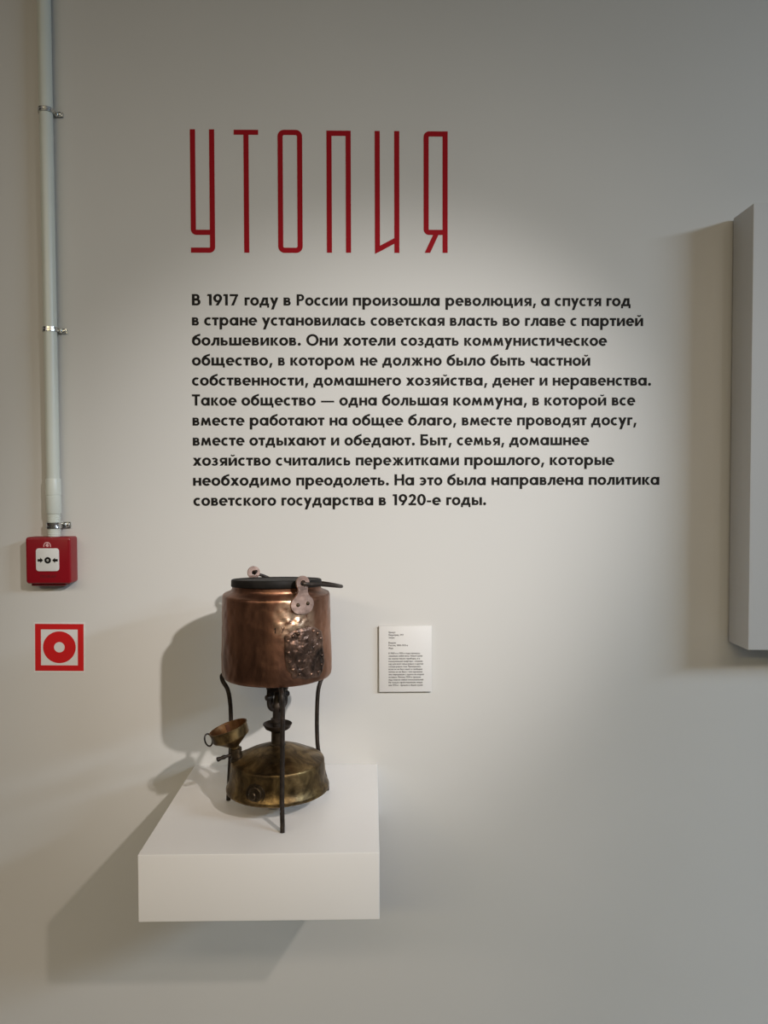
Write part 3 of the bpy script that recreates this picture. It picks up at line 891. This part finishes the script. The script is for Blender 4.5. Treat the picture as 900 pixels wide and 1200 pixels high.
def clip(py, label, r=7.9, double=False):
    c = along(py)
    t = thing('pipe_clip', (c.x, 0, c.z + 2), label, 'clip', 'metal clips along the grey pipe')
    b = MB()
    zs = (-1.7, 1.7) if double else (-0.9, 1.3)
    # saddle band round the front of the pipe, with feet to the wall
    h0, h1 = (-3.4, 3.4) if double else (-2.4, 2.4)
    path = [(-r, 0)] + [( -r * math.cos(rad(a)), CD + r * math.sin(rad(a))) for a in range(0, 181, 10)] + [(r, 1.6), (r + 7.2, 1.6), (r + 7.2, 0.0)]
    path2 = [(-r - .9, 0)] + [(-(r + .9) * math.cos(rad(a)), CD + (r + .9) * math.sin(rad(a))) for a in range(0, 181, 10)] + [(r + .9, 2.6), (r + 7.9, 2.6), (r + 7.9, 0.0)]
    hs = [h0, h0 * .35, h0 * .2, h1 * .2, h1 * .35, h1]; bump = [0, 0, -.5, -.5, 0, 0]
    n = len(path); vs = []; fs = []
    for hh, bo in zip(hs, bump):
        for (x, d), (x2, d2) in zip(path, path2):
            vs.append((c.x + x2, d2 + bo * (1 if d2 > CD else 0), c.z + hh)); 
    for hh in hs:
        for (x, d) in path: vs.append((c.x + x, d, c.z + hh))
    m = len(hs)
    for i in range(m - 1):
        for k in range(n - 1):
            a = i * n + k
            fs.append((a, a + 1, a + n + 1, a + n)); q = m * n
            fs.append((q + a, q + a + n, q + a + n + 1, q + a + 1))
    for i in (0, m - 1):
        for k in range(n - 1):
            a = i * n + k; q = m * n; fs.append((a, a + 1, q + a + 1, q + a))
    b.add(vs, fs)
    b.build('clip_band', M_zinc, t)
    b = MB()
    b.lathe([(0, 2.2), (2.9, 2.2), (2.9, 3.4), (2.2, 4.6), (1.0, 5.0), (0.9, 4.5), (0, 4.5)], (c.x + r + 4.4, 0, c.z), (0, 1, 0), 20)
    b.build('clip_screw', M_zinc, t)
clip(130.5, 'highest metal clip on the grey pipe, above the level of the red title')
clip(386.5, 'middle metal clip on the grey pipe, beside the black text')
clip(615.5, 'lowest metal clip on the grey pipe, just above the red alarm box', 8.0, True)

# ------------------------------------------------------------------ red call point
AF = 20.0
xa, va = at(29.5, 629.5, AF); xb, vb = at(83.2, 684.0, AF)
alarm = thing('fire_call_point', ((xa + xb) / 2, 0, vb), 'red fire alarm call point with a white press plate, below the grey pipe', 'fire alarm')
def soft_box(mb, xa, xb, va, vb, d0, d1, r, taper=0.0, bow=0.0, n=5):
    """Rounded-corner box, slightly tapering, with a softened front rim."""
    layers = [(d0, 0, 0), (d1 - 2.2, taper, 0), (d1 - 1.0, taper + .3, 0), (d1 - .3, taper + .9, 0), (d1, taper + 2.0, 0)]
    vs = []; fs = []; cnt = None
    for d, ins, _ in layers:
        pts = rrect(xa + ins, xb - ins, va + ins, vb - ins, max(.4, r - ins * .2), n); cnt = len(pts)
        vs += [(x, d, v) for x, v in pts]
    for i in range(len(layers) - 1):
        for k in range(cnt):
            j = (k + 1) % cnt
            fs.append((i * cnt + k, i * cnt + j, (i + 1) * cnt + j, (i + 1) * cnt + k))
    fs.append(tuple(range(cnt - 1, -1, -1))); fs.append(tuple((len(layers) - 1) * cnt + k for k in range(cnt)))
    mb.add(vs, fs)
b = MB(); soft_box(b, xa, xb, va, vb, 0, AF, 3.0); b.build('alarm_case', M_alarm, alarm)
b = MB(); b.box(xa + 4, xb - 8, 3, AF - 5, vb - 1, vb + 3.0); b.build('case_latch', M_alarmdark, alarm, bevel=0.6)
pa, pva = at(42.2, 642.6, AF); pb, pvb = at(69.6, 669.2, AF)
b = MB()
b.prism(rrect(pa, pb, pva, pvb, 3.2), AF - .8, AF + .9)
plate = b.build('press_plate', M_white, alarm, bevel=0.25, bseg=2)
cx, cv = at(55.9, 656.6, AF + .9)
b = MB()
b.strip(arc_pts(cx, cv, 3.7, 3.7, 0, 360, 30)[:-1], arc_pts(cx, cv, 1.3, 1.3, 0, 360, 30)[:-1], AF + .7, AF + 1.15, True)
b.prism(arc_pts(cx, cv, .55, .55, 0, 360, 16)[:-1], AF + .7, AF + 1.15)
b.build('press_dot', M_black, plate, smooth=False)
for s in (-1, 1):
    tip = cx + s * 5.2
    f = lambda a, v: (tip + s * a, cv + v)
    b = MB()
    b.prism([f(0, 0), f(3.1, 2.9), f(3.1, 1.35), f(6.2, 1.35), f(6.2, -1.35), f(3.1, -1.35), f(3.1, -2.9)], AF + .7, AF + 1.15)
    b.build('press_arrow', M_black, plate, smooth=False)
# pale pictogram above the plate
ix, iv = at(55.3, 638.2, AF)
b = MB()
b.strip(arc_pts(ix, iv + 1.6, 4.3, 4.6, 165, 375, 18), arc_pts(ix, iv + 1.6, 3.3, 3.5, 165, 375, 18), AF - .2, AF + .25)
b.prism([(ix - .2, iv + 2.6), (ix - 1.8, iv + 1.2), (ix - 1.0, iv - .6), (ix + .2, iv - 1.6), (ix + 1.2, iv - .2), (ix + 2.0, iv + 1.2), (ix + 1.0, iv + 2.6)], AF - .2, AF + .25)
b.build('alarm_pictogram', M_alarmpale, alarm, smooth=False)
lx0, lv = at(47.5, 677.2, AF); lx1, _ = at(66.0, 677.2, AF)
b = MB(); write(b, 'ПОЖАР', lx0, lx1, lv, 0.26, AF - .2, .35); b.build('alarm_print', M_alarmdark, alarm, smooth=False)

# ------------------------------------------------------------------ red square sign
sx, sv = at(69.8, 758.6)
sign = thing('fire_sign', (sx, 0, sv + 29.5), 'square red and white sticker with a red ring, on the wall below the alarm box', 'sign')
ra = rad(0.6)
def rot(pts): return [(sx + x * math.cos(ra) - y * math.sin(ra), sv + x * math.sin(ra) + y * math.cos(ra)) for x, y in pts]
def sq(h, k=None): k = k or h; return rot([(-h, -k), (h, -k), (h, k), (-h, k)])
b = MB(); b.prism(sq(29.8, 29.6), 0, 0.45); b.build('sticker', M_card, sign, smooth=False)
b = MB(); b.strip(sq(28.2, 27.6), sq(21.4, 21.1), 0.4, 0.6, True); b.build('red_border', M_signred, sign, smooth=False)
b = MB(); b.strip(rot(arc_pts(0, -.2, 19, 18.7, 0, 360, 60)[:-1]), rot(arc_pts(0, -.2, 6.2, 6.1, 0, 360, 60)[:-1]), 0.4, 0.6, True)
b.build('red_ring', M_signred, sign, smooth=False)
